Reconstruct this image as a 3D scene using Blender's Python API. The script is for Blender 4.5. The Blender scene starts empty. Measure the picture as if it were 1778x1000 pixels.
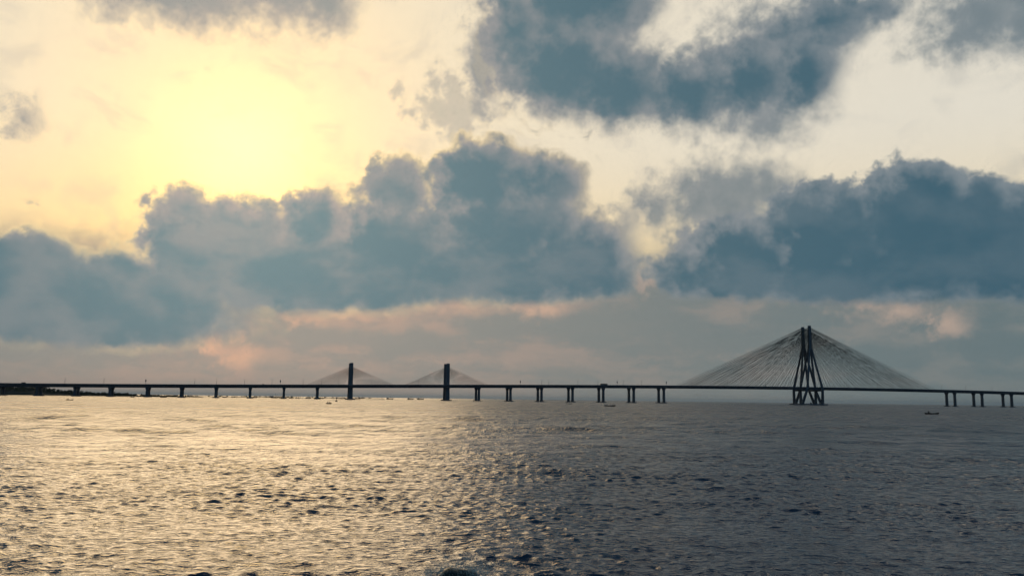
import bpy, math, random
import numpy as np
from mathutils import Vector, Matrix

random.seed(7)
rng = np.random.default_rng(7)
D2R = math.radians
scene = bpy.context.scene
COL = scene.collection

# ------------------------------------------------------------------ camera
EYE = 3.5
cam_data = bpy.data.cameras.new("camera")
cam_data.sensor_width = 36.0
cam_data.lens = 29.97
cam_data.clip_start = 0.1
cam_data.clip_end = 200000.0
cam = bpy.data.objects.new("camera", cam_data)
COL.objects.link(cam)
cam.matrix_world = (Matrix.Translation((0, 0, EYE)) @ Matrix.Rotation(D2R(90 + 7.422), 4, 'X')
                    @ Matrix.Rotation(D2R(0.716), 4, 'Z'))
scene.camera = cam

# ------------------------------------------------------------------ exposure
vs = scene.view_settings
vs.view_transform = 'Standard'
vs.look = 'None'
vs.exposure = 0.0
vs.gamma = 1.0
vs.use_curve_mapping = False
scene.cycles.use_denoising = True
scene.cycles.use_adaptive_sampling = True
scene.cycles.adaptive_min_samples = 6
scene.cycles.adaptive_threshold = 0.015
scene.cycles.max_bounces = 3
scene.cycles.glossy_bounces = 2
scene.cycles.diffuse_bounces = 2
scene.cycles.volume_bounces = 0
scene.cycles.sample_clamp_indirect = 20.0

# ------------------------------------------------------------------ sun and sky
SUN_AZ, SUN_EL = -18.2, 14.6          # degrees: right of +Y, above the horizon
sun_dir = Vector((math.sin(D2R(SUN_AZ)) * math.cos(D2R(SUN_EL)),
                  math.cos(D2R(SUN_AZ)) * math.cos(D2R(SUN_EL)), math.sin(D2R(SUN_EL))))

sun_data = bpy.data.lights.new("sun", 'SUN')
sun_data.energy = 0.55
sun_data.angle = D2R(32)
sun_data.color = (1.0, 0.70, 0.38)
sun = bpy.data.objects.new("sun", sun_data)
COL.objects.link(sun)
sun.rotation_euler = sun_dir.to_track_quat('Z', 'Y').to_euler()
sun.location = (0, 0, 300)


class Nodes:
    """small helper that writes arithmetic as shader nodes"""
    def __init__(self, tree):
        self.t = tree

    def put(self, sock, v):
        if isinstance(v, bpy.types.NodeSocket):
            self.t.links.new(v, sock)
        elif v is not None:
            sock.default_value = v

    def m(self, op, a, b=None, c=None, clamp=False):
        n = self.t.nodes.new('ShaderNodeMath')
        n.operation = op
        n.use_clamp = clamp
        for i, v in enumerate((a, b, c)):
            if v is not None:
                self.put(n.inputs[i], v)
        return n.outputs[0]

    def v(self, op, a, b=None, scale=None):
        n = self.t.nodes.new('ShaderNodeVectorMath')
        n.operation = op
        self.put(n.inputs[0], a)
        if b is not None:
            self.put(n.inputs[1], b)
        if scale is not None:
            self.put(n.inputs['Scale'], scale)
        return n.outputs['Value'] if op in ('DOT_PRODUCT', 'LENGTH', 'DISTANCE') else n.outputs['Vector']

    def add(self, a, b): return self.m('ADD', a, b)
    def sub(self, a, b): return self.m('SUBTRACT', a, b)
    def mul(self, a, b): return self.m('MULTIPLY', a, b)
    def smin(self, a, b, k): return self.m('SMOOTH_MIN', a, b, k)

    def smooth(self, x, lo, hi, a=0.0, b=1.0):
        n = self.t.nodes.new('ShaderNodeMapRange')
        n.interpolation_type = 'SMOOTHSTEP'
        for i, v in enumerate((x, lo, hi, a, b)):
            self.put(n.inputs[i], v)
        return n.outputs[0]

    def lin(self, x, lo, hi, a=0.0, b=1.0):
        n = self.t.nodes.new('ShaderNodeMapRange')
        for i, v in enumerate((x, lo, hi, a, b)):
            self.put(n.inputs[i], v)
        return n.outputs[0]

    def noise(self, vec, scale, detail=5, rough=0.55, color=False, lac=2.0):
        n = self.t.nodes.new('ShaderNodeTexNoise')
        self.put(n.inputs['Vector'], vec)
        n.inputs['Scale'].default_value = scale
        n.inputs['Detail'].default_value = detail
        n.inputs['Roughness'].default_value = rough
        n.inputs['Lacunarity'].default_value = lac
        return n.outputs['Color' if color else 'Fac']

    def mix(self, f, a, b):
        n = self.t.nodes.new('ShaderNodeMix')
        n.data_type = 'RGBA'
        n.clamp_factor = True
        self.put(n.inputs[0], f)
        self.put(n.inputs[6], a)
        self.put(n.inputs[7], b)
        return n.outputs[2]

    def exp(self, x):
        return self.m('EXPONENT', x)

    def vec(self, x, y, z):
        n = self.t.nodes.new('ShaderNodeCombineXYZ')
        for i, v in enumerate((x, y, z)):
            self.put(n.inputs[i], v)
        return n.outputs[0]


# cloud masses of this evening sky: (azimuth, elevation, half width, half height, tilt) in degrees
BANK = [
    (-29.93,6.76,3.22,2.75,0), (-33.46,6.46,3.53,2.58,0), (-25.99,4.97,8.14,2.29,0), (-24.32,6.3,5.17,2.33,0), (-21.89,10.05,2.23,2.93,0),
    (-18.73,9.38,4.39,3.07,0), (-13.53,10.82,2.45,2.85,0), (-13.42,8.19,10.63,2.86,0), (-8.19,10.12,4.99,2.98,0), (-7.92,13.94,2.8,1.97,0),
    (-1.84,14.52,3.96,2.89,0), (2.13,14.45,2.85,1.98,0), (-0.8,11.28,6.27,3.08,0), (-1.54,8.75,10.07,2.4,0), (4.32,9.77,3.51,2.54,0),
    (6.07,8.23,1.93,1.46,0), (-28.09,4.1,9.04,1.02,0), (-21.73,4.65,3.68,0.79,0), (15.33,9.4,4.56,2.61,0), (20.35,10.3,5.18,3.26,0),
    (25.71,10.68,4.16,4.1,0), (29.1,9.9,3.91,3.55,0), (32.01,9.32,3.97,3.35,0), (12.54,8.23,2.98,1.28,0), (22.65,8.13,10.95,1.79,0),
    (36.04,8.64,5.16,2.82,0),
]
UPPER = [
    (0.22,24.34,2.68,4.25,0), (3.08,22.01,4.62,3.8,0), (7.08,20.66,5.34,3.27,0), (11.77,19.92,4.81,2.89,0), (15.97,20.71,4.84,3.1,0),
    (19.28,20.75,2.81,3.19,0), (21.0,23.46,2.84,2.21,0), (23.66,24.08,2.74,1.44,0), (18.27,23.27,2.93,1.64,0), (13.93,22.1,2.86,1.41,0),
    (4.68,26.41,6.07,3.79,0), (19.95,19.28,1.49,1.4,0), (4.25,30.78,8.98,3.9,0), (19.96,29.15,9.45,3.15,0),
]
NOTCH = [
    (12.23,24.33,0.47,2.01,-42), (13.81,25.58,1.08,0.41,-10),
]
EDGE = [
    (-21.96,24.69,5.96,2.35,0), (-16.51,25.48,4.87,2.21,0), (-13.41,24.81,2.31,2.05,0), (-26.42,24.37,3.93,1.9,0),
    (30.45,22.83,4.56,2.24,0), (29.44,21.5,2.93,1.59,0), (32.8,22.1,2.6,2.44,0), (9.76,12.76,1.84,1.7,0), (13.94,13.19,4.47,2.68,0),
    (7.24,10.71,1.74,1.91,0), (11.63,10.07,1.7,2.27,0), (16.53,13.62,3.28,1.83,0), (-1.77,22.16,2.02,3.98,0), (17.01,17.77,3.66,1.65,0),
    (17.19,24.07,4.09,1.53,0), (-30.62,15.66,1.36,1.11,0), (-31.3,14.79,0.64,0.65,0),
]
LOW = [
    (-26.43,2.35,6.18,0.69,0), (-12.5,3.88,4.79,0.75,0), (-6.47,3.84,3.44,1.0,0), (-0.32,5.1,4.65,1.0,0), (8.17,5.15,5.69,1.15,0),
    (13.76,4.0,7.28,0.97,0), (18.46,5.62,3.15,0.81,0), (25.77,4.98,0.82,0.91,0), (29.36,3.45,3.24,1.14,0), (-16.48,3.58,1.42,0.44,0),
    (22.45,2.85,5.28,0.71,0),
]
BREAK = [
    (-11.45,5.5,2.98,0.45,0), (-7.3,6.0,1.53,0.31,0), (-13.65,4.94,1.47,0.38,0), (-3.44,6.01,1.94,0.35,0), (1.61,6.01,2.14,0.5,0),
    (-18.75,3.21,1.04,0.95,0), (-17.31,2.37,1.93,0.81,0), (-30.38,4.98,1.16,0.4,0), (24.2,5.72,2.59,0.71,0), (27.49,4.99,1.68,0.89,0),
    (22.57,6.06,1.33,0.5,0), (8.57,8.02,0.99,1.0,0),
]
PUFF = [
    (-20.54,20.33,0.78,0.69,0), (-31.87,18.11,0.87,0.51,0), (-25.22,10.11,0.71,0.42,0), (-4.12,19.16,4.38,3.7,0), (-8.12,20.08,1.97,2.19,0),
    (-5.25,16.51,1.58,1.13,0),
]


def rgb(r, g, b):
    """a colour given as seen, turned to linear"""
    def c(v):
        v /= 255.0
        return v / 12.92 if v <= 0.04045 else ((v + 0.055) / 1.055) ** 2.4
    return (c(r), c(g), c(b), 1.0)


def build_world():
    w = bpy.data.worlds.new("World")
    scene.world = w
    w.use_nodes = True
    w.cycles.sampling_method = 'NONE'
    t = w.node_tree
    for n in list(t.nodes):
        t.nodes.remove(n)
    N = Nodes(t)
    tc = t.nodes.new('ShaderNodeTexCoord')
    d = N.v('NORMALIZE', tc.outputs['Generated'])
    sep = t.nodes.new('ShaderNodeSeparateXYZ')
    t.links.new(d, sep.inputs[0])
    dx, dy, dz = sep.outputs
    az = N.mul(N.m('ARCTAN2', dx, dy), 180 / math.pi)
    el = N.mul(N.m('ARCSINE', dz), 180 / math.pi)
    ang = N.mul(N.m('ARCCOSINE', N.m('MINIMUM', N.v('DOT_PRODUCT', d, tuple(sun_dir)), 1.0)), 180 / math.pi)
    Q = N.v('SCALE', d, scale=180 / math.pi)          # about one unit per degree, without a seam
    P = N.vec(az, el, 0.0)

    sky = t.nodes.new('ShaderNodeTexSky')
    sky.sky_type = 'NISHITA'
    sky.sun_disc = False
    sky.sun_elevation = D2R(SUN_EL)
    sky.sun_rotation = D2R(SUN_AZ)
    sky.dust_density = 4.0
    sky.air_density = 1.0
    sky.ozone_density = 1.0
    # clear air between the clouds: the sky itself seen through a high, thin, sunlit veil
    near = N.exp(N.mul(ang, -1 / 22.0))
    clear = N.v('MULTIPLY', sky.outputs[0], (0.0016, 0.0013, 0.0006))
    tint = N.mix(near, (0.72, 0.695, 0.62, 1), (0.99, 0.79, 0.49, 1))
    tint = N.v('MULTIPLY', tint, N.mix(N.smooth(el, 7.0, 18.0), (1.06, 0.92, 0.66, 1), (1, 1, 1, 1)))
    veil = N.mix(N.smooth(ang, 55.0, 115.0), tint, (0.10, 0.16, 0.22, 1))
    halo = N.exp(N.mul(N.m('POWER', N.mul(ang, 1 / 10.5), 2.0), -1.0))
    hot = N.exp(N.mul(N.m('POWER', N.mul(ang, 1 / 4.2), 2.0), -1.0))
    glow = N.v('ADD', N.v('SCALE', (0.33, 0.15, -0.02), scale=halo), N.v('SCALE', (0.8, 0.50, 0.13), scale=hot))
    col = N.v('ADD', N.v('ADD', clear, veil), glow)

    # shared turbulence
    w1 = N.v('SUBTRACT', N.noise(Q, 0.13, 2, 0.5, True), (0.5, 0.5, 0.5))
    w2 = N.v('SUBTRACT', N.noise(Q, 0.5, 7, 0.58, True), (0.5, 0.5, 0.5))
    Pw = N.v('ADD', N.v('ADD', P, N.v('MULTIPLY', w1, (1.6, 1.0, 0))), N.v('MULTIPLY', w2, (2.9, 2.3, 0)))
    fine = N.sub(N.noise(Q, 1.0, 7, 0.58), 0.5)
    big = N.noise(N.v('MULTIPLY', Q, (1, 1, 1.6)), 0.2, 5, 0.52)

    def field(blobs, p, k):
        acc = None
        for (a, e, ra, re, rot) in blobs:
            q = N.v('SUBTRACT', p, (a, e, 0))
            if rot:
                c, sn = math.cos(D2R(rot)), math.sin(D2R(rot))
                q = N.vec(N.v('DOT_PRODUCT', q, (c / ra, sn / ra, 0)), N.v('DOT_PRODUCT', q, (-sn / re, c / re, 0)), 0.0)
            else:
                q = N.v('MULTIPLY', q, (1 / ra, 1 / re, 0))
            v = N.m('MULTIPLY_ADD', N.v('LENGTH', q), min(ra, re), -min(ra, re))
            acc = v if acc is None else N.smin(acc, v, k)
        return acc

    # what cloud matter looks like by how thick it is and how near to the sun
    grey = N.mix(near, rgb(112, 130, 140), rgb(196, 180, 168))
    core = N.mix(near, rgb(44, 84, 104), rgb(138, 158, 158))

    rim = N.mix(N.smooth(near, 0.22, 0.62), grey, rgb(255, 226, 168))
    # billows: the side of each swelling that faces the sun is lighter
    Qs = N.v('ADD', Q, N.v('SCALE', N.v('NORMALIZE', N.v('SUBTRACT', tuple(sun_dir), d)), scale=0.8))
    b0 = N.noise(N.v('ADD', Q, N.v('SCALE', w2, scale=1.5)), 0.42, 4, 0.5)
    b1 = N.noise(N.v('ADD', Qs, N.v('SCALE', w2, scale=1.5)), 0.42, 4, 0.5)
    relief = N.sub(b1, b0)
    mott = N.add(N.mul(relief, 3.0), N.add(N.mul(fine, 0.4), N.mul(N.sub(big, 0.5), 1.7)))

    def layer(col, dens, thick_at, dark_at, opacity=1.0, dark=None, lite=None, more=0.0):
        a = N.mul(N.smooth(dens, 0.0, thick_at), opacity)
        s = N.smooth(N.add(N.add(dens, mott), more), N.mul(thick_at, 0.3), dark_at)
        edge = N.mix(N.smooth(dens, 0.1, 1.0), rim, lite or grey)
        return N.mix(a, col, N.mix(s, edge, dark or core))

    # near-total dark cloud above and around the view, shaped to darken the sea's reflections
    cover = N.sub(N.noise(N.v('MULTIPLY', N.v('ADD', Q, N.v('SCALE', w1, scale=14)), (1, 1, 1.5)), 0.055, 7, 0.58), 0.22)
    outside = N.m('MAXIMUM', N.smooth(N.add(el, N.mul(fine, 5.0)), 25.0, 30.5), N.smooth(N.m('ABSOLUTE', az), 33.0, 40.0))
    cover = N.sub(N.add(N.mul(cover, 22.0), N.mul(fine, 2.5)), N.mul(N.sub(1.0, outside), 9.0))
    col = layer(col, cover, 1.2, 3.0)

    # faint high streaks across the clear parts
    wisp = N.noise(N.v('ADD', N.v('MULTIPLY', Q, (1, 1, 1.5)), N.v('SCALE', w1, scale=9.0)), 0.26, 7, 0.6)
    col = N.mix(N.mul(N.smooth(wisp, 0.47, 0.72), 0.3), col, N.mix(0.35, grey, N.mix(near, rgb(206, 202, 196), rgb(250, 222, 188))))

    # small puffs and lace near the sun
    puff = N.sub(N.mul(fine, 5.5), N.mul(field(PUFF, Pw, 0.4), 0.75))
    puff = N.sub(puff, 0.35)
    col = layer(col, puff, 1.7, 5.0, 0.5)

    # the upper dark mass
    up = N.m('MAXIMUM', field(UPPER, Pw, 1.0), N.mul(field(NOTCH, Pw, 0.3), -3.0))
    up = N.add(N.sub(0.5, up), N.mul(fine, 1.9))
    soft = N.add(N.sub(0.7, field(EDGE, Pw, 1.2)), N.mul(fine, 2.6))
    col = layer(col, soft, 2.2, 3.6, 0.9, dark=N.mix(0.5, core, grey))
    col = layer(col, up, N.smooth(el, 17.0, 23.0, 2.2, 1.4), 3.4)

    # the low sheet towards the horizon, softened by the air, with salmon breaks in it
    nl = N.m('MINIMUM', N.mul(near, 1.7), 1.0)
    lowd = N.mix(nl, rgb(84, 110, 118), rgb(160, 154, 144))
    lowl = N.mix(nl, rgb(112, 128, 130), rgb(202, 168, 148))
    strips = N.noise(N.v('ADD', N.v('MULTIPLY', Q, (0.28, 0.28, 1.1)), N.v('SCALE', w2, scale=1.2)), 0.6, 6, 0.6)
    sheet = N.mix(N.smooth(strips, 0.36, 0.66), lowd, N.mix(0.7, lowd, lowl))
    lowmass = N.add(N.sub(0.1, field(LOW, N.v('ADD', P, N.v('MULTIPLY', w2, (3.0, 1.2, 0))), 0.4)), N.mul(fine, 1.1))
    sheet = N.mix(N.mul(N.smooth(lowmass, -0.1, 0.6), 0.9), sheet, lowd)
    brk = N.add(N.sub(0.1, field(BREAK, N.v('ADD', P, N.v('MULTIPLY', w2, (7.5, 1.7, 0))), 0.3)), N.mul(fine, 1.7))
    sheet = N.mix(N.smooth(brk, -0.3, 1.0, 0.0, 0.8), sheet, N.mix(nl, rgb(172, 160, 150), rgb(238, 186, 152)))
    col = N.mix(N.smooth(N.add(el, N.mul(fine, 2.0)), 11.0, 7.5), col, sheet)

    # the long main banks
    calm = N.smooth(el, 6.0, 11.0, 0.45, 1.0)          # level bases, heaped tops
    Pb = N.v('ADD', P, N.v('MULTIPLY', N.v('SUBTRACT', Pw, P), N.vec(1.0, calm, 0.0)))
    bank = N.add(N.sub(0.45, field(BANK, Pb, 1.0)), N.mul(fine, N.mul(calm, 1.6)))
    light = N.smooth(big, 0.42, 0.66)
    bcore = N.mix(N.mul(light, N.m('MULTIPLY_ADD', near, 0.5, 0.12)), core, grey)
    col = layer(col, bank, N.smooth(el, 4.0, 8.5, 1.0, 0.6), 2.2, dark=bcore, more=N.smooth(el, 10.5, 7.0, 0.0, 0.9))

    # air near the horizon
    air = N.mix(nl, rgb(94, 114, 118), rgb(170, 154, 140))
    col = N.mix(N.mul(N.exp(N.mul(N.m('MAXIMUM', el, 0.0), -1 / 1.3)), 0.9), col, air)

    bg = t.nodes.new('ShaderNodeBackground')
    out = t.nodes.new('ShaderNodeOutputWorld')
    t.links.new(col, bg.inputs[0])
    t.links.new(bg.outputs[0], out.inputs[0])


build_world()

# ------------------------------------------------------------------ small helpers
def mat(name, base, rough=0.8, var=0.25, scale=0.6, spec=0.3, bump=0.0, metallic=0.0):
    """procedural surface: base colour broken up by two sizes of weathering noise"""
    m = bpy.data.materials.new(name)
    m.use_nodes = True
    t = m.node_tree
    b = t.nodes['Principled BSDF']
    N = Nodes(t)
    g = t.nodes.new('ShaderNodeNewGeometry').outputs['Position']
    n1 = N.noise(g, scale, 6, 0.6)
    n2 = N.noise(N.v('MULTIPLY', g, (1, 1, 0.15)), scale * 0.45, 4, 0.6)
    f = N.m('MULTIPLY', N.add(n1, n2), 0.5)
    lo = tuple(c * (1 - var) for c in base) + (1,)
    hi = tuple(min(1, c * (1 + var)) for c in base) + (1,)
    t.links.new(N.mix(N.smooth(f, 0.35, 0.65), lo, hi), b.inputs['Base Color'])
    b.inputs['Roughness'].default_value = rough
    b.inputs['Specular IOR Level'].default_value = spec
    b.inputs['Metallic'].default_value = metallic
    if bump:
        bp = t.nodes.new('ShaderNodeBump')
        bp.inputs['Distance'].default_value = bump
        t.links.new(n1, bp.inputs['Height'])
        t.links.new(bp.outputs[0], b.inputs['Normal'])
    return m


def mesh_data(name, verts, faces, material=None, smooth=False):
    me = bpy.data.meshes.new(name)
    me.from_pydata([tuple(v) for v in verts], [], faces)
    me.update()
    if material:
        me.materials.append(material)
    if smooth:
        me.polygons.foreach_set('use_smooth', [True] * len(me.polygons))
    return me


def obj(name, me, parent=None, loc=None):
    o = bpy.data.objects.new(name, me)
    COL.objects.link(o)
    if parent:
        o.parent = parent
    if loc is not None:
        o.location = loc
    return o


def empty(name, loc=(0, 0, 0), rz=0.0):
    o = bpy.data.objects.new(name, None)
    COL.objects.link(o)
    o.location = loc
    o.rotation_euler = (0, 0, rz)
    o.empty_display_size = 0.5
    return o


def tag(o, label=None, cat=None, group=None, kind=None):
    if label:
        o["label"] = label
    if cat:
        o["category"] = cat
    if group:
        o["group"] = group
    if kind:
        o["kind"] = kind
    return o


class MB:
    """collects solids into one mesh"""
    def __init__(self):
        self.v, self.f = [], []

    def raw(self, v, f):
        k = len(self.v)
        self.v += [tuple(p) for p in v]
        self.f += [tuple(i + k for i in q) for q in f]
        return self

    def box(self, x0, x1, y0, y1, z0, z1):
        return self.raw([(x0, y0, z0), (x1, y0, z0), (x1, y1, z0), (x0, y1, z0),
                         (x0, y0, z1), (x1, y0, z1), (x1, y1, z1), (x0, y1, z1)],
                        [(3, 2, 1, 0), (4, 5, 6, 7), (0, 1, 5, 4), (1, 2, 6, 5), (2, 3, 7, 6), (3, 0, 4, 7)])

    def loft(self, rings, cap=True):
        n = len(rings[0])
        v, f = [], []
        for r in rings:
            v += list(r)
        for i in range(len(rings) - 1):
            for j in range(n):
                a, b = i * n + j, i * n + (j + 1) % n
                f.append((a, b, b + n, a + n))
        if cap:
            f.append(tuple(range(n - 1, -1, -1)))
            f.append(tuple(range((len(rings) - 1) * n, len(rings) * n)))
        return self.raw(v, f)

    def tube(self, pts, r, n=6):
        """round bar through points; r is a number or one per point"""
        pts = [Vector(p) for p in pts]
        rr = r if isinstance(r, (list, tuple)) else [r] * len(pts)
        rings = []
        for i, p in enumerate(pts):
            d = (pts[min(i + 1, len(pts) - 1)] - pts[max(i - 1, 0)]).normalized()
            a = d.cross(Vector((0, 0, 1)) if abs(d.z) < 0.9 else Vector((1, 0, 0))).normalized()
            b = d.cross(a)
            rings.append([p + rr[i] * (math.cos(2 * math.pi * k / n) * a + math.sin(2 * math.pi * k / n) * b)
                          for k in range(n)])
        return self.loft(rings)

    def build(self, name, material, parent=None, smooth=False, loc=None):
        return obj(name, mesh_data(name, self.v, self.f, material, smooth), parent, loc)


def post_rings(nodes, cham=0.22):
    """rings of a chamfered rectangular member: nodes are (x, y, z, width_x, width_y)"""
    out = []
    for x, y, z, wx, wy in nodes:
        a, b, c = wx / 2, wy / 2, cham * min(wx, wy)
        out.append([(x + px, y + py, z) for px, py in
                    ((a, -b + c), (a, b - c), (a - c, b), (-a + c, b), (-a, b - c), (-a, -b + c), (-a + c, -b), (a - c, -b))])
    return out


# ------------------------------------------------------------------ sea
def sea_material():
    m = bpy.data.materials.new("sea_water")
    m.use_nodes = True
    t = m.node_tree
    b = t.nodes['Principled BSDF']
    N = Nodes(t)
    pos = t.nodes.new('ShaderNodeNewGeometry').outputs['Position']
    r = N.v('LENGTH', pos)
    # turbid coastal water, a little greener in drifting patches
    patch = N.noise(N.v('MULTIPLY', pos, (1, 0.25, 1)), 0.02, 4, 0.55)
    t.links.new(N.mix(N.smooth(patch, 0.4, 0.6), (0.002, 0.026, 0.082, 1), (0.006, 0.040, 0.088, 1)), b.inputs['Base Color'])
    b.inputs['IOR'].default_value = 1.333
    # waves too small or too far to be modelled roughen the surface instead; gusts ruffle it in streaks
    gust = N.noise(N.v('MULTIPLY', pos, (0.3, 1, 1)), 0.045, 5, 0.6)
    far = N.smooth(N.m('LOGARITHM', r, 10.0), 1.3, 2.6)
    rough = N.add(N.lin(far, 0, 1, 0.05, 0.27), N.lin(gust, 0.3, 0.7, -0.02, 0.05))
    t.links.new(rough, b.inputs['Roughness'])
    # ripples
    n1 = N.noise(N.v('MULTIPLY', pos, (0.55, 1, 1)), 3.4, 4, 0.6)
    n2 = N.noise(N.v('MULTIPLY', pos, (0.9, 0.6, 1)), 0.5, 5, 0.62)
    h = N.add(N.mul(n1, 0.125), N.mul(N.mul(n2, far), 2.6))
    bp = t.nodes.new('ShaderNodeBump')
    bp.inputs['Strength'].default_value = 1.0
    bp.inputs['Distance'].default_value = 1.0
    t.links.new(h, bp.inputs['Height'])
    t.links.new(bp.outputs[0], b.inputs['Normal'])
    return m


# crests near the shore: x, y, half length, height, slant
CRESTS = [(-10.3, 18.75, 0.8, 0.10, 0.05), (-10.2, 18.0, 0.7, 0.08, 0.05), (-5.4, 17.6, 1.6, 0.12, 0.06), (-2.6, 17.85, 1.1, 0.11, 0.03),
          (-7.9, 17.2, 1.5, 0.09, 0.08), (0.9, 17.5, 1.1, 0.10, -0.03), (0.1, 19.6, 0.8, 0.08, -0.02), (6.6, 19.8, 0.7, 0.07, 0.0),
          (5.9, 22.3, 0.7, 0.08, 0.0), (-4.1, 18.9, 0.8, 0.06, 0.05), (3.6, 17.4, 1.0, 0.07, 0.02)]


def build_sea():
    dense = np.radians(np.linspace(-34, 34, 900))
    side = np.radians(np.concatenate([np.linspace(34.8, 60, 24), np.linspace(65, 180, 24)]))
    th = np.concatenate([-side[::-1], dense, side[:-1]])       # a closed ring of columns
    rows, r = [1.0, 3.0, 5.0, 7.0], 8.5
    while r < 60000:
        rows.append(r)
        g = 0.0022 if r < 70 else 0.0036 if r < 110 else 0.0065 if r < 700 else (0.016 if r < 2600 else 0.06)
        r += max(0.05, g * r)
    R = np.array(rows)
    dR = np.gradient(R)
    dT = np.abs(np.gradient(th))
    nr, nc = len(R), len(th)
    X = (R[:, None] * np.sin(th)[None, :]).astype(np.float32)
    Y = (R[:, None] * np.cos(th)[None, :]).astype(np.float32)
    Z = np.zeros_like(X)
    dX = np.zeros_like(X)
    dY = np.zeros_like(X)
    space = np.maximum(dR[:, None], (R[:, None] * dT[None, :])).astype(np.float32)
    g_ = np.clip((R - 35.0) / 85.0, 0, 1)
    grow = (0.24 + 0.76 * g_ * g_ * (3 - 2 * g_))[:, None].astype(np.float32)
    # wind waves coming in from the open sea, crests mostly across the view, shorter ones more scattered
    nw = 290
    lam = np.exp(np.linspace(math.log(0.17), math.log(30.0), nw) + rng.normal(0, 0.02, nw))
    for L in lam:
        k = 2 * math.pi / L
        spread = 0.62 + 0.3 * math.exp(-L / 0.9)
        a = math.radians(268) + rng.normal(0, spread) + 0.12
        kx, ky = k * math.cos(a), k * math.sin(a)
        slope = 0.030 * (math.exp(-(math.log(L / 0.42) / 0.58) ** 2 / 2) + (0.12 if L < 1.8 else 0.46 if L < 7 else 0.2)) * rng.uniform(0.6, 1.4)
        A = slope / k
        top = int(np.searchsorted(R, 1e9 if L > 1e8 else R[np.searchsorted(dR[10:], L / 3.0) + 9] if L / 3.0 < dR[-1] else R[-1]))
        sl = slice(0, max(12, top))
        ph = kx * X[sl] + ky * Y[sl] + rng.uniform(0, 2 * math.pi)
        fade = np.clip((L / space[sl] - 2.6) / 3.0, 0, 1)
        if L > 1.8:                # the longer waves die down towards the sheltered shore
            fade = fade * grow[sl]
        s, c = np.sin(ph), np.cos(ph)
        Z[sl] += A * c * fade
        q = 0.95 * A * fade * s
        dX[sl] -= q * math.cos(a)
        dY[sl] -= q * math.sin(a)
    # a few steeper crests heaping up over the shallows near the shore
    for xc, yc, half, hh, sk in CRESTS:
        u = (X[:700] - xc) / half
        v = Y[:700] - yc - sk * (X[:700] - xc) - 0.10 * np.sin(3.1 * X[:700] + yc)
        along = np.exp(-u ** 4) * (0.75 + 0.25 * np.sin(5.3 * X[:700] + 2 * yc))
        Z[:700] += 0.75 * hh * along * (np.exp(-(v / 0.26) ** 2) - 0.35 * np.exp(-((v + 0.75) / 0.45) ** 2))
    # groups of waves: slow swelling and slackening over the surface
    env = 1.0 + 0.35 * np.sin(0.21 * X + 0.37 * Y + 1.0) * np.sin(0.13 * Y - 0.17 * X) + 0.25 * np.sin(0.05 * X - 0.11 * Y)
    Z *= env
    co = np.empty((nr * nc, 3), np.float32)
    co[:, 0] = (X + dX).ravel()
    co[:, 1] = (Y + dY).ravel()
    co[:, 2] = Z.ravel()
    i = np.arange(nr - 1)[:, None] * nc
    j = np.arange(nc)[None, :]
    j2 = (j + 1) % nc
    quads = np.stack([i + j, i + nc + j, i + nc + j2, i + j2], -1).reshape(-1, 4)[:, ::-1]
    me = bpy.data.meshes.new("sea")
    me.vertices.add(len(co))
    me.vertices.foreach_set('co', co.ravel())
    me.loops.add(quads.size)
    me.loops.foreach_set('vertex_index', np.ascontiguousarray(quads).ravel().astype(np.int32))
    me.polygons.add(len(quads))
    me.polygons.foreach_set('loop_start', np.arange(0, quads.size, 4, dtype=np.int32))
    me.polygons.foreach_set('use_smooth', np.ones(len(quads), bool))
    me.update(calc_edges=True)
    me.validate()
    me.materials.append(sea_material())
    o = obj("sea", me)
    tag(o, "choppy grey and gold sea water reaching from the shore to the horizon", kind="structure")
    return o


build_sea()

# ------------------------------------------------------------------ materials
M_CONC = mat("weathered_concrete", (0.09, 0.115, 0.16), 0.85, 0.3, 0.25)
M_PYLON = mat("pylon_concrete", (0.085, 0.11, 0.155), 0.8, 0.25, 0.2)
M_CABLE = mat("cable_sheath", (0.03, 0.032, 0.035), 0.8, 0.1, 0.5)
M_STEEL = mat("galvanised_steel", (0.16, 0.17, 0.18), 0.5, 0.2, 2.0, 0.5)
M_HULL = mat("tarred_wood", (0.035, 0.03, 0.03), 0.7, 0.4, 2.0)
M_CABIN = mat("painted_wood", (0.10, 0.12, 0.14), 0.6, 0.3, 2.0)
M_ROCK = mat("wet_rock", (0.028, 0.028, 0.028), 0.35, 0.5, 6.0, 0.5, 0.04)
M_SOIL = mat("headland_soil", (0.035, 0.035, 0.03), 0.95, 0.4, 0.08)
M_LEAF = mat("dark_foliage", (0.035, 0.05, 0.028), 0.8, 0.5, 0.15)
M_CLOTH = mat("dark_cloth", (0.05, 0.05, 0.06), 0.9, 0.3, 8.0)
M_BUS = mat("bus_paint", (0.12, 0.10, 0.09), 0.4, 0.15, 1.0, 0.5)
M_GLASS = mat("vehicle_glass", (0.02, 0.025, 0.03), 0.08, 0.1, 1.0, 0.6)
M_TYRE = mat("tyre_rubber", (0.02, 0.02, 0.02), 0.8, 0.2, 4.0)
M_SPRAY = bpy.data.materials.new("sea_spray")
M_SPRAY.use_nodes = True
_t = M_SPRAY.node_tree
_t.nodes.remove(_t.nodes['Principled BSDF'])
_d, _tr, _mx = (_t.nodes.new(k) for k in ('ShaderNodeBsdfDiffuse', 'ShaderNodeBsdfTranslucent', 'ShaderNodeMixShader'))
_d.inputs[0].default_value = (0.80, 0.86, 0.90, 1)
_tr.inputs[0].default_value = (0.72, 0.86, 0.92, 1)
_mx.inputs[0].default_value = 0.55
_t.links.new(_d.outputs[0], _mx.inputs[1])
_t.links.new(_tr.outputs[0], _mx.inputs[2])
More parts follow.
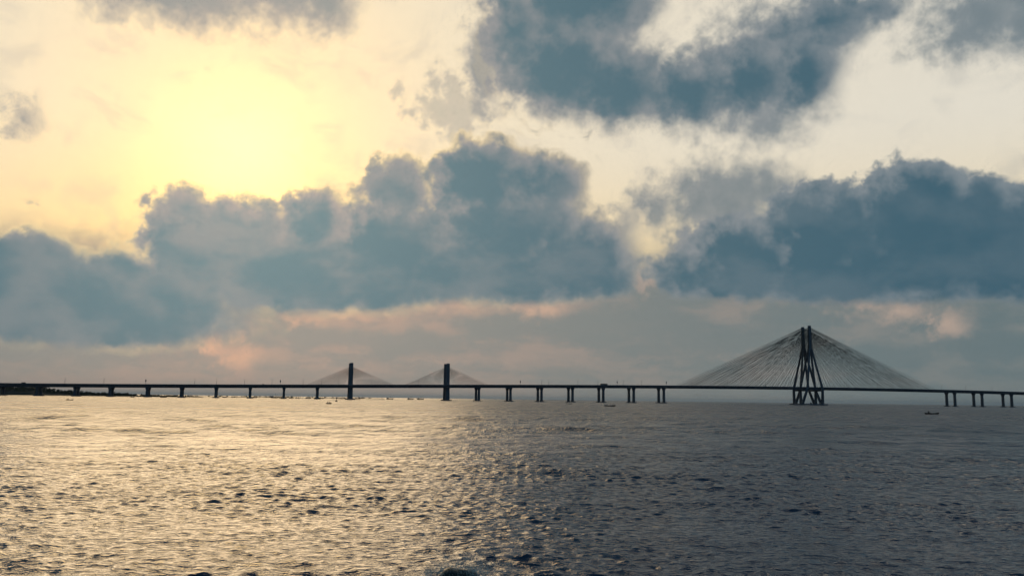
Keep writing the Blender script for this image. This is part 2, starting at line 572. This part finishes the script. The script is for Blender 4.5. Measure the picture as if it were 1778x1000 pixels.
_t.links.new(_mx.outputs[0], _t.nodes['Material Output'].inputs[0])

# ------------------------------------------------------------------ the bridge
BETA = math.atan(0.276)
CB, SB = math.cos(BETA), math.sin(BETA)
BRIDGE = empty("sea_bridge", (0, 1376, 0), BETA)      # x runs along the bridge, y across it
tag(BRIDGE, "long dark cable-stayed sea bridge crossing the whole bay on piers", "bridge")
DECK_PTS = [(-730, 16.6), (-589, 18.0), (-448, 19.5), (-254, 22.1), (-105, 24.5), (111, 28.0), (263, 29.5), (547, 31.1),
            (700, 31.2), (852, 30.4), (1023, 28.9)]
_pf = np.polyfit([p[0] for p in DECK_PTS], [p[1] for p in DECK_PTS], 4)


def deck_top(s):
    """height of the parapet's upper edge"""
    return float(np.polyval(_pf, max(-760, min(1040, s)))) if -760 < s < 1040 else \
        (deck_top(-759) + 0.006 * (s + 759) if s < 0 else deck_top(1039) - 0.012 * (s - 1039))


LANES = (-10.0, 10.0)
S0, S1 = -930.0, 1240.0
stations = list(np.arange(S0, S1 + 1, 10.0))
for lane in LANES:
    prof = [(-8.6, -1.05), (8.6, -1.05), (8.6, -1.55), (5.2, -2.1), (4.4, -4.9), (-4.4, -4.9), (-5.2, -2.1), (-8.6, -1.55)]
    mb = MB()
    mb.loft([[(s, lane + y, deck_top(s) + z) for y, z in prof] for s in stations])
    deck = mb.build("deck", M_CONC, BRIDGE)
    for side in (-1, 1):
        y0 = lane + side * 8.45
        mb = MB()
        mb.loft([[(s, y0 - 0.16, deck_top(s) - 1.04), (s, y0 + 0.16, deck_top(s) - 1.04),
                  (s, y0 + 0.10, deck_top(s) - 0.12), (s, y0 - 0.10, deck_top(s) - 0.12)] for s in stations])
        par = mb.build("parapet", M_CONC, deck)
        mb = MB()
        mb.tube([(s, y0, deck_top(s) - 0.04) for s in stations], 0.07, 5)
        mb.build("handrail", M_STEEL, deck)

# piers of the viaduct, one for each carriageway
PIER_S = [-825, -775, -727, -680.2, -632.8, -588.2, -539.6, -493.9, -446.9, -399.4, -351.2, -302.5, -54.7, -3.1, 48.6, 101.3,
          154.6, 208.5, 262.9, 851.8, 913.6, 982.0, 1050, 1118, 1186]
for s in PIER_S:
    h = deck_top(s) - 4.9
    mb = MB()
    mb.loft(post_rings([(0, 0, 0.8, 3.5, 5.6), (0, 0, h - 4.2, 3.1, 5.0), (0, 0, h - 1.6, 4.0, 7.0), (0, 0, h, 4.7, 8.6)]))
    pier_mesh = mesh_data("pier", mb.v, mb.f, M_CONC)
    mb = MB()
    mb.loft(post_rings([(0, 0, -3, 8.5, 10.5), (0, 0, 0.75, 8.5, 10.5), (0, 0, 1.15, 7.9, 9.9)], 0.18))
    cap_mesh = mesh_data("pile_cap", mb.v, mb.f, M_CONC)
    for lane in LANES:
        p = obj("pier", pier_mesh, BRIDGE, (s, lane, 0))
        obj("pile_cap", cap_mesh, p)

# one shared cable mesh, stretched between its anchors
_mb = MB()
_mb.tube([(0, 0, 0), (0, 0, 1)], 1.0, 6)
CABLE_MESH = mesh_data("stay_cable", _mb.v, _mb.f, M_CABLE, True)


def cable(parent, a, b, r):
    a, b = Vector(a), Vector(b)
    o = obj("stay_cable", CABLE_MESH, parent, a)
    o.rotation_mode = 'QUATERNION'
    o.rotation_quaternion = (b - a).to_track_quat('Z', 'Y')
    o.scale = (r, r, (b - a).length)
    return o


# two slim towers of the shorter stayed spans
for s, top in ((-253.7, 55.2), (-104.8, 57.6)):
    for lane in LANES:
        mb = MB()
        mb.loft(post_rings([(0, 0, 0.9, 6.4, 4.4), (0, 0, deck_top(s), 5.5, 3.8), (0, 0, top - 1.2, 4.9, 3.2), (0, 0, top, 4.3, 2.7)], 0.15))
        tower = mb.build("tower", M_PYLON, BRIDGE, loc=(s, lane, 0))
        mb = MB()
        mb.loft(post_rings([(0, 0, -3, 13, 13), (0, 0, 0.9, 13, 13), (0, 0, 1.4, 12, 12)], 0.15))
        mb.build("pile_cap", M_CONC, tower)
        for way in (-1, 1):
            n = 15
            for i in range(n):
                f = (i + 1) / n
                foot = way * (7 + 59 * f)
                cable(tower, (foot, 0, deck_top(s + foot) - 1.0), (way * 2.0, 0, top - 19.5 + 13.5 * f), 0.11)

# the tall tower: two heads, each on four legs that straddle its carriageway
TS = 546.8
for lane, top in zip(LANES, (139.6, 138.6)):
    mb = MB()
    mb.loft(post_rings([(0, 0, 96.0, 7.4, 5.0), (0, 0, 101.0, 6.2, 4.0), (0, 0, 118, 5.6, 3.7), (0, 0, top - 0.8, 5.2, 3.5),
                        (0, 0, top, 4.4, 2.9)], 0.12))
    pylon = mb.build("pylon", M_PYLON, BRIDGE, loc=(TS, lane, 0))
    dz = deck_top(TS)
    for wx in (-1, 1):
        for wy in (-1, 1):
            mb = MB()
            nodes = [(wx * 20.3, wy * 2.2, 1.8, 4.6, 3.6), (wx * 15.6, wy * 9.9, dz - 5.5, 3.9, 3.0),
                     (wx * 14.2, wy * 10.0, dz + 2.0, 3.7, 2.8), (wx * 8.0, wy * 5.6, 66.0, 3.3, 2.5), (wx * 1.9, wy * 1.15, 99.0, 3.0, 2.2)]
            mb.loft(post_rings(nodes, 0.12))
            mb.build("leg", M_PYLON, pylon)
    mb = MB()
    mb.box(-15.9, -13.4, -9.4, 9.4, dz - 7.6, dz - 5.0)
    mb.box(13.4, 15.9, -9.4, 9.4, dz - 7.6, dz - 5.0)
    mb.build("crossbeam", M_PYLON, pylon)
    for wy in (-1, 1):
        for way in (-1, 1):
            n = 33
            for i in range(n):
                f = (i + 1) / n
                foot = way * (13 + (232 if way < 0 else 246) * f + (1.75 if wy > 0 else 0) + (3.5 if lane > 0 else 0) + random.uniform(-1.7, 1.7))
                cable(pylon, (foot, wy * 8.2, deck_top(TS + foot) - 1.0),
                      (way * 2.3, wy * 1.5, 101.5 + 34.5 * f ** 0.8 + random.uniform(-0.3, 0.3)), 0.165)
mb = MB()
mb.loft(post_rings([(0, 0, -3, 56, 46), (0, 0, 1.2, 56, 46), (0, 0, 1.9, 54, 44)], 0.12))
cap = mb.build("pile_cap", M_CONC, BRIDGE, loc=(TS, 0, 0))
mb = MB()
mb.loft(post_rings([(0, 0, 1.8, 2.4, 2.4), (0, 0, 4.0, 2.4, 2.4), (0, 0, 4.4, 2.0, 2.0)]))
mb.tube([(0, 0, 4.3), (0, 0, 6.2)], 0.18)
mb.build("beacon_hut", M_STEEL, cap, loc=(-6, -16, 0))

def on_deck(s, lane_y):
    """place on the roadway in world coordinates"""
    return Vector((s * CB - lane_y * SB, 1376 + s * SB + lane_y * CB, deck_top(s) - 1.05))


# ------------------------------------------------------------------ lamp posts along the deck
def lamp_post(name, h, sign):
    parts = []
    mb = MB()
    mb.tube([(0, 0, 0), (0, 0, h * 0.6), (0, 0, h)], [0.24, 0.20, 0.15], 6)
    mb.loft(post_rings([(0, 0, 0, 0.5, 0.5), (0, 0, 0.35, 0.42, 0.42)]))
    parts.append(("pole", mesh_data("pole", mb.v, mb.f, M_STEEL)))
    mb = MB()
    mb.tube([(0, 0, h - 0.05), (0, -0.7, h + 0.35), (0, -1.9, h + 0.45)], [0.07, 0.06, 0.05], 5)
    parts.append(("arm", mesh_data("arm", mb.v, mb.f, M_STEEL)))
    mb = MB()
    mb.loft([[(x, y, z) for x, z in ((-0.16, h + 0.38), (0.16, h + 0.38), (0.1, h + 0.52), (-0.1, h + 0.52))] for y in (-2.6, -1.8)])
    parts.append(("lamp_head", mesh_data("lamp_head", mb.v, mb.f, M_STEEL)))
    if sign:
        mb = MB()
        mb.box(-0.75, 0.75, -0.28, -0.16, h - 4.2, h - 1.2)
        parts.append(("sign_panel", mesh_data("sign_panel", mb.v, mb.f, M_STEEL)))
    return parts


PLAIN = lamp_post("lamp", 9.4, False)
SIGN = lamp_post("lamp", 8.6, True)
LAMPS = [(-648, 0), (-598, 0), (-543, 1), (-477, 0), (-447, 0), (-408, 0), (-369, 0), (-357, 1), (-324, 0), (-297, 0), (-272, 0),
         (-222, 0), (-150, 0), (15, 1), (51, 0), (63, 0), (113, 0), (148, 0), (182, 1), (193, 0), (226, 0), (271, 1), (318, 0), (386, 0),
         (460, 0), (620, 0), (690, 0), (760, 0), (830, 0), (884, 0), (945, 0)]
ORD = ["", "first", "second", "third", "fourth", "fifth", "sixth", "seventh", "eighth", "ninth", "tenth", "eleventh", "twelfth", "thirteenth",
       "fourteenth", "fifteenth", "sixteenth", "seventeenth", "eighteenth", "nineteenth", "twentieth"] + \
      ["twenty-" + q for q in ("first", "second", "third", "fourth", "fifth", "sixth", "seventh", "eighth", "ninth")]
nplain = 0
for s, sign in LAMPS:
    e = empty("lamp_post", on_deck(s, -3.0), BETA)
    for nm, me in (SIGN if sign else PLAIN):
        obj(nm, me, e)
    if sign:
        where = {-543: "over the low headland end of the bridge", -357: "left of the slim towers", 15: "right of the slim towers",
                 182: "just right of the bus", 271: "at the last pier before the tall tower's spans"}[s]
        tag(e, "lamp post with a dark sign panel " + where, "lamp post", "lamp posts with sign panels on the bridge deck")
    else:
        nplain += 1
        tag(e, "thin plain lamp post on the bridge deck, %s from the left" % ORD[nplain], "lamp post", "plain lamp posts along the bridge deck")


# ------------------------------------------------------------------ traffic
def vehicle(name, label, cat, s, lane_y, L, W, H, nose):
    e = empty(name, on_deck(s, lane_y), BETA)
    tag(e, label, cat)
    mb = MB()
    a, b = L / 2, W / 2
    if nose:      # car: lower nose and tail, raised cabin
        pr = [(-a, 0.35), (a, 0.35), (a, 0.8), (a * 0.55, 0.95), (a * 0.3, H), (-a * 0.55, H), (-a * 0.85, 0.98), (-a, 0.9)]
    else:
        pr = [(-a, 0.4), (a, 0.4), (a, H * 0.45), (a - 0.25, H - 0.1), (a - 0.6, H), (-a + 0.3, H), (-a, H - 0.25)]
    mb.loft([[(x, y * k, z) for x, z in pr] for y, k in ((-b, 1), (b, 1))])
    mb.build("body", M_BUS, e)
    n = 7 if not nose else 2
    z0, z1 = (H * 0.52, H * 0.82) if not nose else (1.0, H - 0.12)
    x0, x1 = (-a + 0.5, a - 0.9) if not nose else (-a * 0.5, a * 0.28)
    w = (x1 - x0) / n
    me = MB().box(0.06, w - 0.06, -0.02, 0.02, z0, z1)
    me = mesh_data("window", me.v, me.f, M_GLASS)
    for side in (-1, 1):
        for i in range(n):
            obj("window", me, e, (x0 + i * w, side * (b + 0.01), 0))
    r = 0.48 if not nose else 0.33
    mb = MB()
    mb.loft([[(r * math.cos(q), y, r + r * math.sin(q)) for q in np.linspace(0, 2 * math.pi, 13)[:-1]] for y in (-0.13, 0.13)])
    me = mesh_data("wheel", mb.v, mb.f, M_TYRE)
    for side in (-1, 1):
        for x in (-a * 0.62, a * 0.62):
            obj("wheel", me, e, (x, side * (b - 0.1), 0))
    return e


vehicle("bus", "dark single-decker bus crossing the bridge above a pair of piers", "bus", 154.6, -13, 12.2, 2.5, 3.3, False)
vehicle("car", "small dark car on the bridge deck left of the slim towers", "car", -381, -13, 4.4, 1.8, 1.75, True)
vehicle("van", "dark van on the bridge deck above the wooded headland", "van", -697, -13, 5.4, 2.0, 2.3, False)

# ------------------------------------------------------------------ headland, low spit and the trees on them
def terrain(name, label, pts, depth, base):
    """ridge given by (x, y, height): slopes down to the water on both sides"""
    v, f = [], []
    prof = [(-1.0, -2.0), (-0.86, 0.25), (-0.5, 0.55), (-0.1, 0.95), (0.2, 1.0), (0.7, 0.7), (1.0, -2.0)]
    pr = random.Random(3)
    for x, y, h in pts:
        for k, q in prof:
            z = q * h if q > 0 else q
            if q > 0.3:
                z += pr.uniform(-0.12, 0.12) * h
            v.append((x + pr.uniform(-2, 2), y + k * depth + pr.uniform(-4, 4), z))
    n = len(prof)
    for i in range(len(pts) - 1):
        for j in range(n - 1):
            a = i * n + j
            f.append((a, a + n, a + n + 1, a + 1))
    o = obj(name, mesh_data(name, v, f, M_SOIL, True))
    tag(o, label, kind="structure")
    return o


def hgt(x):
    return float(np.interp(x, [-1100, -922, -863, -823, -789, -774, -735, -725, -677, -638, -609, -570, -540],
                           [17, 16, 15, 12.5, 8.5, 9.5, 6.0, 5.2, 5.2, 4.2, 3.6, 2.6, 1.8]))


xs = list(np.arange(-1300, -535, 9.0))
terrain("headland", "dark low headland behind the left end of the bridge",
        [(x, 1490 + 25 * math.sin(x * 0.013), max(1.2, hgt(x) - 2.6)) for x in xs], 70, -2)
xs = list(np.arange(-1000, -300, 12.0))
terrain("spit", "thin low spit of land on the water beyond the left piers",
        [(x, 2050, 1.2 + 1.3 * max(0, math.sin(x * 0.031)) * max(0, math.sin(x * 0.011 + 1))) for x in xs], 30, -2)


def leaf_clumps(name, label, spots, rmin, rmax):
    """ragged crowns made of small leaf faces, one mass"""
    r = np.random.default_rng(11)
    V, F = [], []
    for (x, y, z, R, H) in spots:
        n = int(26 + 10 * R)
        d = r.normal(size=(n, 3))
        d /= np.linalg.norm(d, axis=1)[:, None]
        rad = r.uniform(0.45, 1.0, n) ** 0.5
        c = np.stack([x + d[:, 0] * R * rad, y + d[:, 1] * R * rad, z + H * 0.55 + d[:, 2] * H * 0.5 * rad], -1)
        for p in c:
            s = r.uniform(rmin, rmax)
            a = r.normal(size=3)
            a /= np.linalg.norm(a)
            b = np.cross(a, r.normal(size=3))
            b /= np.linalg.norm(b)
            k = len(V)
            V += [tuple(p + a * s), tuple(p + b * s * 0.7), tuple(p - a * s), tuple(p - b * s * 0.7)]
            F.append((k, k + 1, k + 2, k + 3))
    o = obj(name, mesh_data(name, V, F, M_LEAF))
    tag(o, label, "trees", kind="stuff")
    return o


spots = []
for i in range(900):
    x = random.uniform(-1250, -555)
    h = hgt(x)
    k = random.uniform(-0.75, 0.3)
    R = random.uniform(1.4, 3.2) * (1.5 if x < -820 else 1.0 if x < -650 else 0.7)
    spots.append((x, 1490 + 25 * math.sin(x * 0.013) + k * 65, max(0.4, (h - 2.6) * (1 + 0.6 * min(0, k))) - 0.6, R, R * random.uniform(1.1, 1.7)))
leaf_clumps("headland_trees", "dense dark trees and scrub covering the headland on the left", spots, 0.5, 1.1)
spots = []
for i in range(60):
    x = random.uniform(-900, -330)
    R = random.uniform(0.8, 2.0)
    spots.append((x, 2045 + random.uniform(-10, 10), 0.7, R * 1.6, R * 1.5))
leaf_clumps("spit_scrub", "sparse dark scrub on the thin spit beyond the left piers", spots, 0.4, 0.9)


# ------------------------------------------------------------------ boats
def hull_mesh(L, B, H, sheer, mat_):
    """open plank hull: pointed raised bow, narrower stern"""
    st = [(-0.5, 0.62, 0.75, 0.30), (-0.42, 0.80, 0.55, 0.1), (-0.2, 1.0, 0.25, 0.0), (0.05, 1.0, 0.12, 0.0), (0.25, 0.82, 0.35, 0.03),
          (0.38, 0.5, 0.7, 0.2), (0.46, 0.2, 1.0, 0.55), (0.5, 0.03, 1.15, 0.85)]
    rings = []
    for fx, fb, fs, fk in st:
        x, b, top, keel = fx * L, fb * B / 2, H + sheer * fs, -0.35 * H + fk * H
        ti = 0.06 * B
        rings.append([(x, -b, top), (x, -b * 0.82, (top + keel) * 0.45), (x, 0, keel), (x, b * 0.82, (top + keel) * 0.45), (x, b, top),
                      (x, max(0.01, b - ti), top), (x, max(0.005, b * 0.6 - ti), keel + 0.3 * H), (x, -max(0.005, b * 0.6 - ti), keel + 0.3 * H),
                      (x, -max(0.01, b - ti), top)])
    mb = MB()
    mb.loft(rings)
    return mesh_data("hull", mb.v, mb.f, mat_, False)


TRAWLER_HULL = hull_mesh(15, 4.4, 1.5, 1.3, M_HULL)


def trawler(label, x, y, rz, k=1.0, group="fishing boats moored beyond the bridge", lean=0.0):
    e = empty("fishing_boat", (x, y, 0), rz)
    e.scale = (k, k, k)
    tag(e, label, "fishing boat", group)
    obj("hull", TRAWLER_HULL, e)
    mb = MB()
    mb.loft(post_rings([(-4.2, 0, 0.8, 3.4, 2.6), (-4.2, 0, 3.3, 3.2, 2.4), (-4.2, 0, 3.45, 3.9, 3.0), (-4.2, 0, 3.6, 3.9, 3.0)], 0.1))
    c = mb.build("cabin", M_CABIN, e)
    me = mesh_data("window", *(lambda q: (q.v, q.f))(MB().box(-0.4, 0.4, -0.03, 0.03, 2.2, 2.9)), M_GLASS)
    for wx in (-5.0, -3.6):
        for wy in (-1.27, 1.27):
            obj("window", me, c, (wx, wy, 0))
    mb = MB()
    mb.tube([(0.8, 0, 0.5), (0.8 + lean, 0, 8.8)], [0.26, 0.16], 6)
    mb.build("mast", M_HULL, e)
    mb = MB()
    mb.tube([(0.9, 0, 2.2), (4.8, 0, 6.4)], [0.18, 0.12], 5)
    mb.build("boom", M_HULL, e)
    return e


TR = [("fishing boat moored alone right of the first slim tower, bow to the right", -250, 1780, 0.15, 0.95, None),
      ("left one of two fishing boats moored between the slim towers", -212, 1820, 0.3, 0.9, None),
      ("right one of two fishing boats moored between the slim towers", -192, 1830, 0.1, 0.95, None)]
for lb, x, y, rz, k, g in TR:
    trawler(lb, x, y, rz, k, "fishing boats between the slim towers")
MOORED = [(-512, 1540, 0.2, .55), (-545, 1690, 2.9, .7), (-470, 1580, 0.4, .6), (-436, 1590, 0.1, 1.0), (-425, 1600, 3.0, .85), (-418, 1690, 0.3, .7),
          (-398, 1560, 0.5, .6), (-372, 1580, 0.0, .7), (-352, 1560, 2.8, .75), (-340, 1545, 0.2, .65), (-338, 1690, 0.1, .8), (-312, 1600, 3.1, .7),
          (-306, 1640, .3, .6)]
for i, (x, y, rz, k) in enumerate(sorted(MOORED, key=lambda q: q[0] / q[1])):
    trawler("small dark fishing boat in the moored row beyond the left piers, %s from left" % ORD[i + 1], x, y, rz, k, "row of boats beyond the left piers")
trawler("small fishing boat moored just left of the first slim tower", -292, 1640, 0.2, .7, "row of boats beyond the left piers")


# people sitting in the small boats: one continuous figure, grown over a jointed skeleton
def person_mesh(lean):
    J = [(0, 0, 0.0), (0.02 + lean * .2, 0, 0.25), (0.05 + lean * .45, 0, 0.48), (0.07 + lean * .5, 0, 0.58), (0.09 + lean * .55, 0, 0.72),
         (0.05 + lean * .45, 0.19, 0.46), (0.16 + lean * .4, 0.25, 0.22), (0.36 + lean * .4, 0.17, 0.14),
         (0.05 + lean * .45, -0.19, 0.46), (0.16 + lean * .4, -0.25, 0.22), (0.36 + lean * .4, -0.17, 0.14),
         (0.08, 0.1, -0.01), (0.44, 0.13, 0.05), (0.46, 0.13, -0.34), (0.58, 0.13, -0.38),
         (0.08, -0.1, -0.01), (0.44, -0.13, 0.05), (0.46, -0.13, -0.34), (0.58, -0.13, -0.38), (0.10 + lean * .55, 0, 0.80)]
    E = [(0, 1), (1, 2), (2, 3), (3, 4), (4, 19), (2, 5), (5, 6), (6, 7), (2, 8), (8, 9), (9, 10),
         (0, 11), (11, 12), (12, 13), (13, 14), (0, 15), (15, 16), (16, 17), (17, 18)]
    Rr = [.14, .14, .15, .055, .095, .07, .05, .035, .07, .05, .035, .10, .075, .05, .04, .10, .075, .05, .04, .07]
    me = bpy.data.meshes.new("person")
    me.from_pydata(J, E, [])
    me.materials.append(M_CLOTH)
    me["radii"] = Rr
    return me


PERSON = [person_mesh(0.0), person_mesh(0.35)]


def person(label, loc, rz, which=0, group=None):
    o = obj("person", PERSON[which], None, loc)
    o.rotation_euler = (0, 0, rz)
    o.modifiers.new("skin", 'SKIN').use_smooth_shade = True
    skin = o.data.skin_vertices[0].data
    for i, r in enumerate(o.data["radii"]):
        skin[i].radius = (r, r)
    skin[0].use_root = True
    o.modifiers.new("smooth", 'SUBSURF').levels = 1
    o.modifiers["smooth"].render_levels = 1
    tag(o, label, "person", group)
    return o


def rowboat(label, x, y, rz, L, B, H, seats, group=None):
    e = empty("rowing_boat", (x, y, 0), rz)
    tag(e, label, "rowing boat", group)
    obj("hull", hull_mesh(L, B, H, H * 0.9, M_HULL), e)
    me = MB().box(-0.13, 0.13, -B * 0.44, B * 0.44, H * 0.62, H * 0.72)
    me = mesh_data("thwart", me.v, me.f, M_HULL)
    for sx in seats:
        obj("thwart", me, e, (sx, 0, 0))
    return e


def seat(x, y, rz, sx, H):
    return (x + sx * math.cos(rz), y + sx * math.sin(rz), H * 0.72 + 0.30)


rowboat("long dark canoe near the right edge with one person in its stern", 151.3, 309, 0.06, 5.2, 1.0, 0.34, (-1.5, 0.3, 1.4))
person("person in dark clothes sitting in the stern of the canoe on the right", seat(151.3, 309, 0.06, -1.35, 0.34), 0.06)
mb = MB()
mb.tube([(0, 0, 0), (0.5, -0.9, -0.35), (1.0, -1.7, -0.75)], [0.03, 0.03, 0.09], 5)
o = mb.build("oar", M_HULL, None, loc=(150.4, 308.9, 0.75))
tag(o, "wooden oar dipped beside the canoe on the right", "oar")
bx, by, brz = 57.7, 499.4, 0.05
rowboat("dark rowing boat with three people below the bridge's middle piers", bx, by, brz, 6.4, 1.4, 0.5, (-1.9, 0.1, 2.0))
person("person sitting at the left end of the rowing boat with three aboard", seat(bx, by, brz, -1.9, 0.5), brz, 1)
person("person sitting amidships in the rowing boat with three aboard", seat(bx, by, brz, 0.0, 0.5), brz, 0)
person("person sitting at the right end of the rowing boat with three aboard", seat(bx, by, brz, 1.7, 0.5), brz + math.pi, 0)
bx, by, brz = -91.6, 433.7, 0.1
rowboat("tiny dinghy with two people, left below the first slim tower", bx, by, brz, 2.7, 1.0, 0.36, (-0.7, 0.6))
person("person at the left end of the tiny dinghy with two aboard", seat(bx, by, brz, -0.75, 0.36), brz, 1)
person("person at the right end of the tiny dinghy with two aboard", seat(bx, by, brz, 0.7, 0.36), brz + math.pi, 1)
bx, by, brz = -229.3, 447.5, 0.08
rowboat("small rowing boat with one person, far left below the headland", bx, by, brz, 3.6, 1.0, 0.36, (-0.9, 0.6))
person("person sitting in the small rowing boat at the far left", seat(bx, by, brz, -0.9, 0.36), brz, 0)
rowboat("dark empty rowing boat lying by the pier foot at the end of the headland", -448, 1110, 0.2, 8.5, 2.0, 0.8, (-2, 0, 2))
rowboat("low empty skiff on the water beneath the middle piers", 51.6, 758, 0.1, 5.5, 1.2, 0.3, (-1, 1))
rowboat("dark empty rowing boat moored off the headland shore", -441, 1003, 0.1, 4.2, 1.4, 0.6, (-1, 1))

# a mooring buoy
b = empty("mooring_buoy", (-133.5, 659.2, 0))
tag(b, "dark round buoy floating below the first slim tower, right of the dinghy", "buoy")
mb = MB()
mb.loft([[(r * math.cos(q), r * math.sin(q), z) for q in np.linspace(0, 2 * math.pi, 13)[:-1]]
         for r, z in ((0.5, -0.4), (0.95, -0.1), (1.0, 0.35), (0.8, 0.7), (0.35, 0.95), (0.22, 1.3))])
mb.build("float_body", M_HULL, b, True)
mb = MB()
mb.tube([(0, 0, 1.2), (0, 0, 2.0)], 0.09)
mb.loft(post_rings([(0, 0, 2.0, 0.45, 0.45), (0, 0, 2.5, 0.45, 0.45)]))
mb.build("top_mark", M_HULL, b)

# ------------------------------------------------------------------ rock and the wave breaking on it
def rock_mesh(sx, sy, sz, seed):
    r = np.random.default_rng(seed)
    n, m_ = 26, 16
    ph = r.uniform(0, 6.28, (12, 3))
    fr = r.normal(0, 1.0, (12, 3)) * 2.2
    v, f = [], []
    for i in range(m_ + 1):
        a = math.pi * i / m_
        for j in range(n):
            q = 2 * math.pi * j / n
            d = np.array([math.sin(a) * math.cos(q), math.sin(a) * math.sin(q), math.cos(a)])
            k = 1 + 0.07 * sum(math.sin(fr[w] @ d * (1 + w * 0.25) + ph[w][0]) / (1 + w * 0.3) for w in range(12))
            v.append((d[0] * k * sx, d[1] * k * sy, d[2] * k * sz))
    for i in range(m_):
        for j in range(n):
            f.append((i * n + j, (i + 1) * n + j, (i + 1) * n + (j + 1) % n, i * n + (j + 1) % n))
    return mesh_data("rock", v, f, M_ROCK, True)


rk = obj("rock", rock_mesh(0.42, 0.4, 0.36, 5), None, (-1.02, 17.35, -0.13))
tag(rk, "black wet rock breaking the water at the bottom edge, spray around it", "rock")


def spray():
    r = np.random.default_rng(21)
    ico = [(0, 0, 1), (0.94, 0, 0.33), (-0.47, 0.82, 0.33), (-0.47, -0.82, 0.33), (0, 0, -1)]
    icf = [(0, 1, 2), (0, 2, 3), (0, 3, 1), (4, 2, 1), (4, 3, 2), (4, 1, 3)]
    V, F = [], []
    ico = np.array(ico)

    def drop(p, s, st):
        k = len(V)
        V.extend(map(tuple, ico * np.array([s, s, s * st]) + p))
        F.extend(tuple(i + k for i in q) for q in icf)
    jets = [(r.normal(0, 0.34), r.uniform(0.14, 0.42), r.uniform(-0.3, 0.3)) for _ in range(34)] + [(-0.13, 0.60, 0.0)]
    for jx, hgt_, lean in jets:
        for i in range(130):
            u = r.uniform(0, 1)
            z = hgt_ * (1 - (1 - u) ** 2) * r.uniform(0.55, 1.0)
            w = 0.02 + 0.09 * u
            drop(np.array([jx + lean * u * 0.5 + r.normal(0, w), r.normal(0.0, 0.2), z + 0.04]), r.uniform(0.002, 0.008) * (1.25 - u * 0.6), 1.5)
    for i in range(1500):      # foam round the foot
        a = r.uniform(0, 2 * math.pi)
        q = 0.42 + abs(r.normal(0, 0.16))
        drop(np.array([1.15 * q * math.cos(a), q * math.sin(a), 0.05 + abs(r.normal(0, 0.035))]), r.uniform(0.003, 0.010), 0.5)
    o = obj("spray", mesh_data("spray", V, F, M_SPRAY), None, (-1.02, 17.35, 0.0))
    tag(o, "pale burst of spray where a wave breaks on the rock", "spray", kind="stuff")


spray()

# ------------------------------------------------------------------ the damp air over the bay
def haze():
    mb = MB()
    mb.box(-70000, 70000, -70000, 70000, -4.0, 150.0)
    m = bpy.data.materials.new("sea_haze")
    m.use_nodes = True
    t = m.node_tree
    t.nodes.remove(t.nodes['Principled BSDF'])
    v = t.nodes.new('ShaderNodeVolumePrincipled')
    v.inputs['Color'].default_value = (0.62, 0.80, 1.0, 1)
    v.inputs['Density'].default_value = 0.000024
    v.inputs['Anisotropy'].default_value = 0.3
    t.links.new(v.outputs[0], t.nodes['Material Output'].inputs['Volume'])
    o = mb.build("haze", m)
    tag(o, "thin damp haze lying over the bay", kind="stuff")


haze()
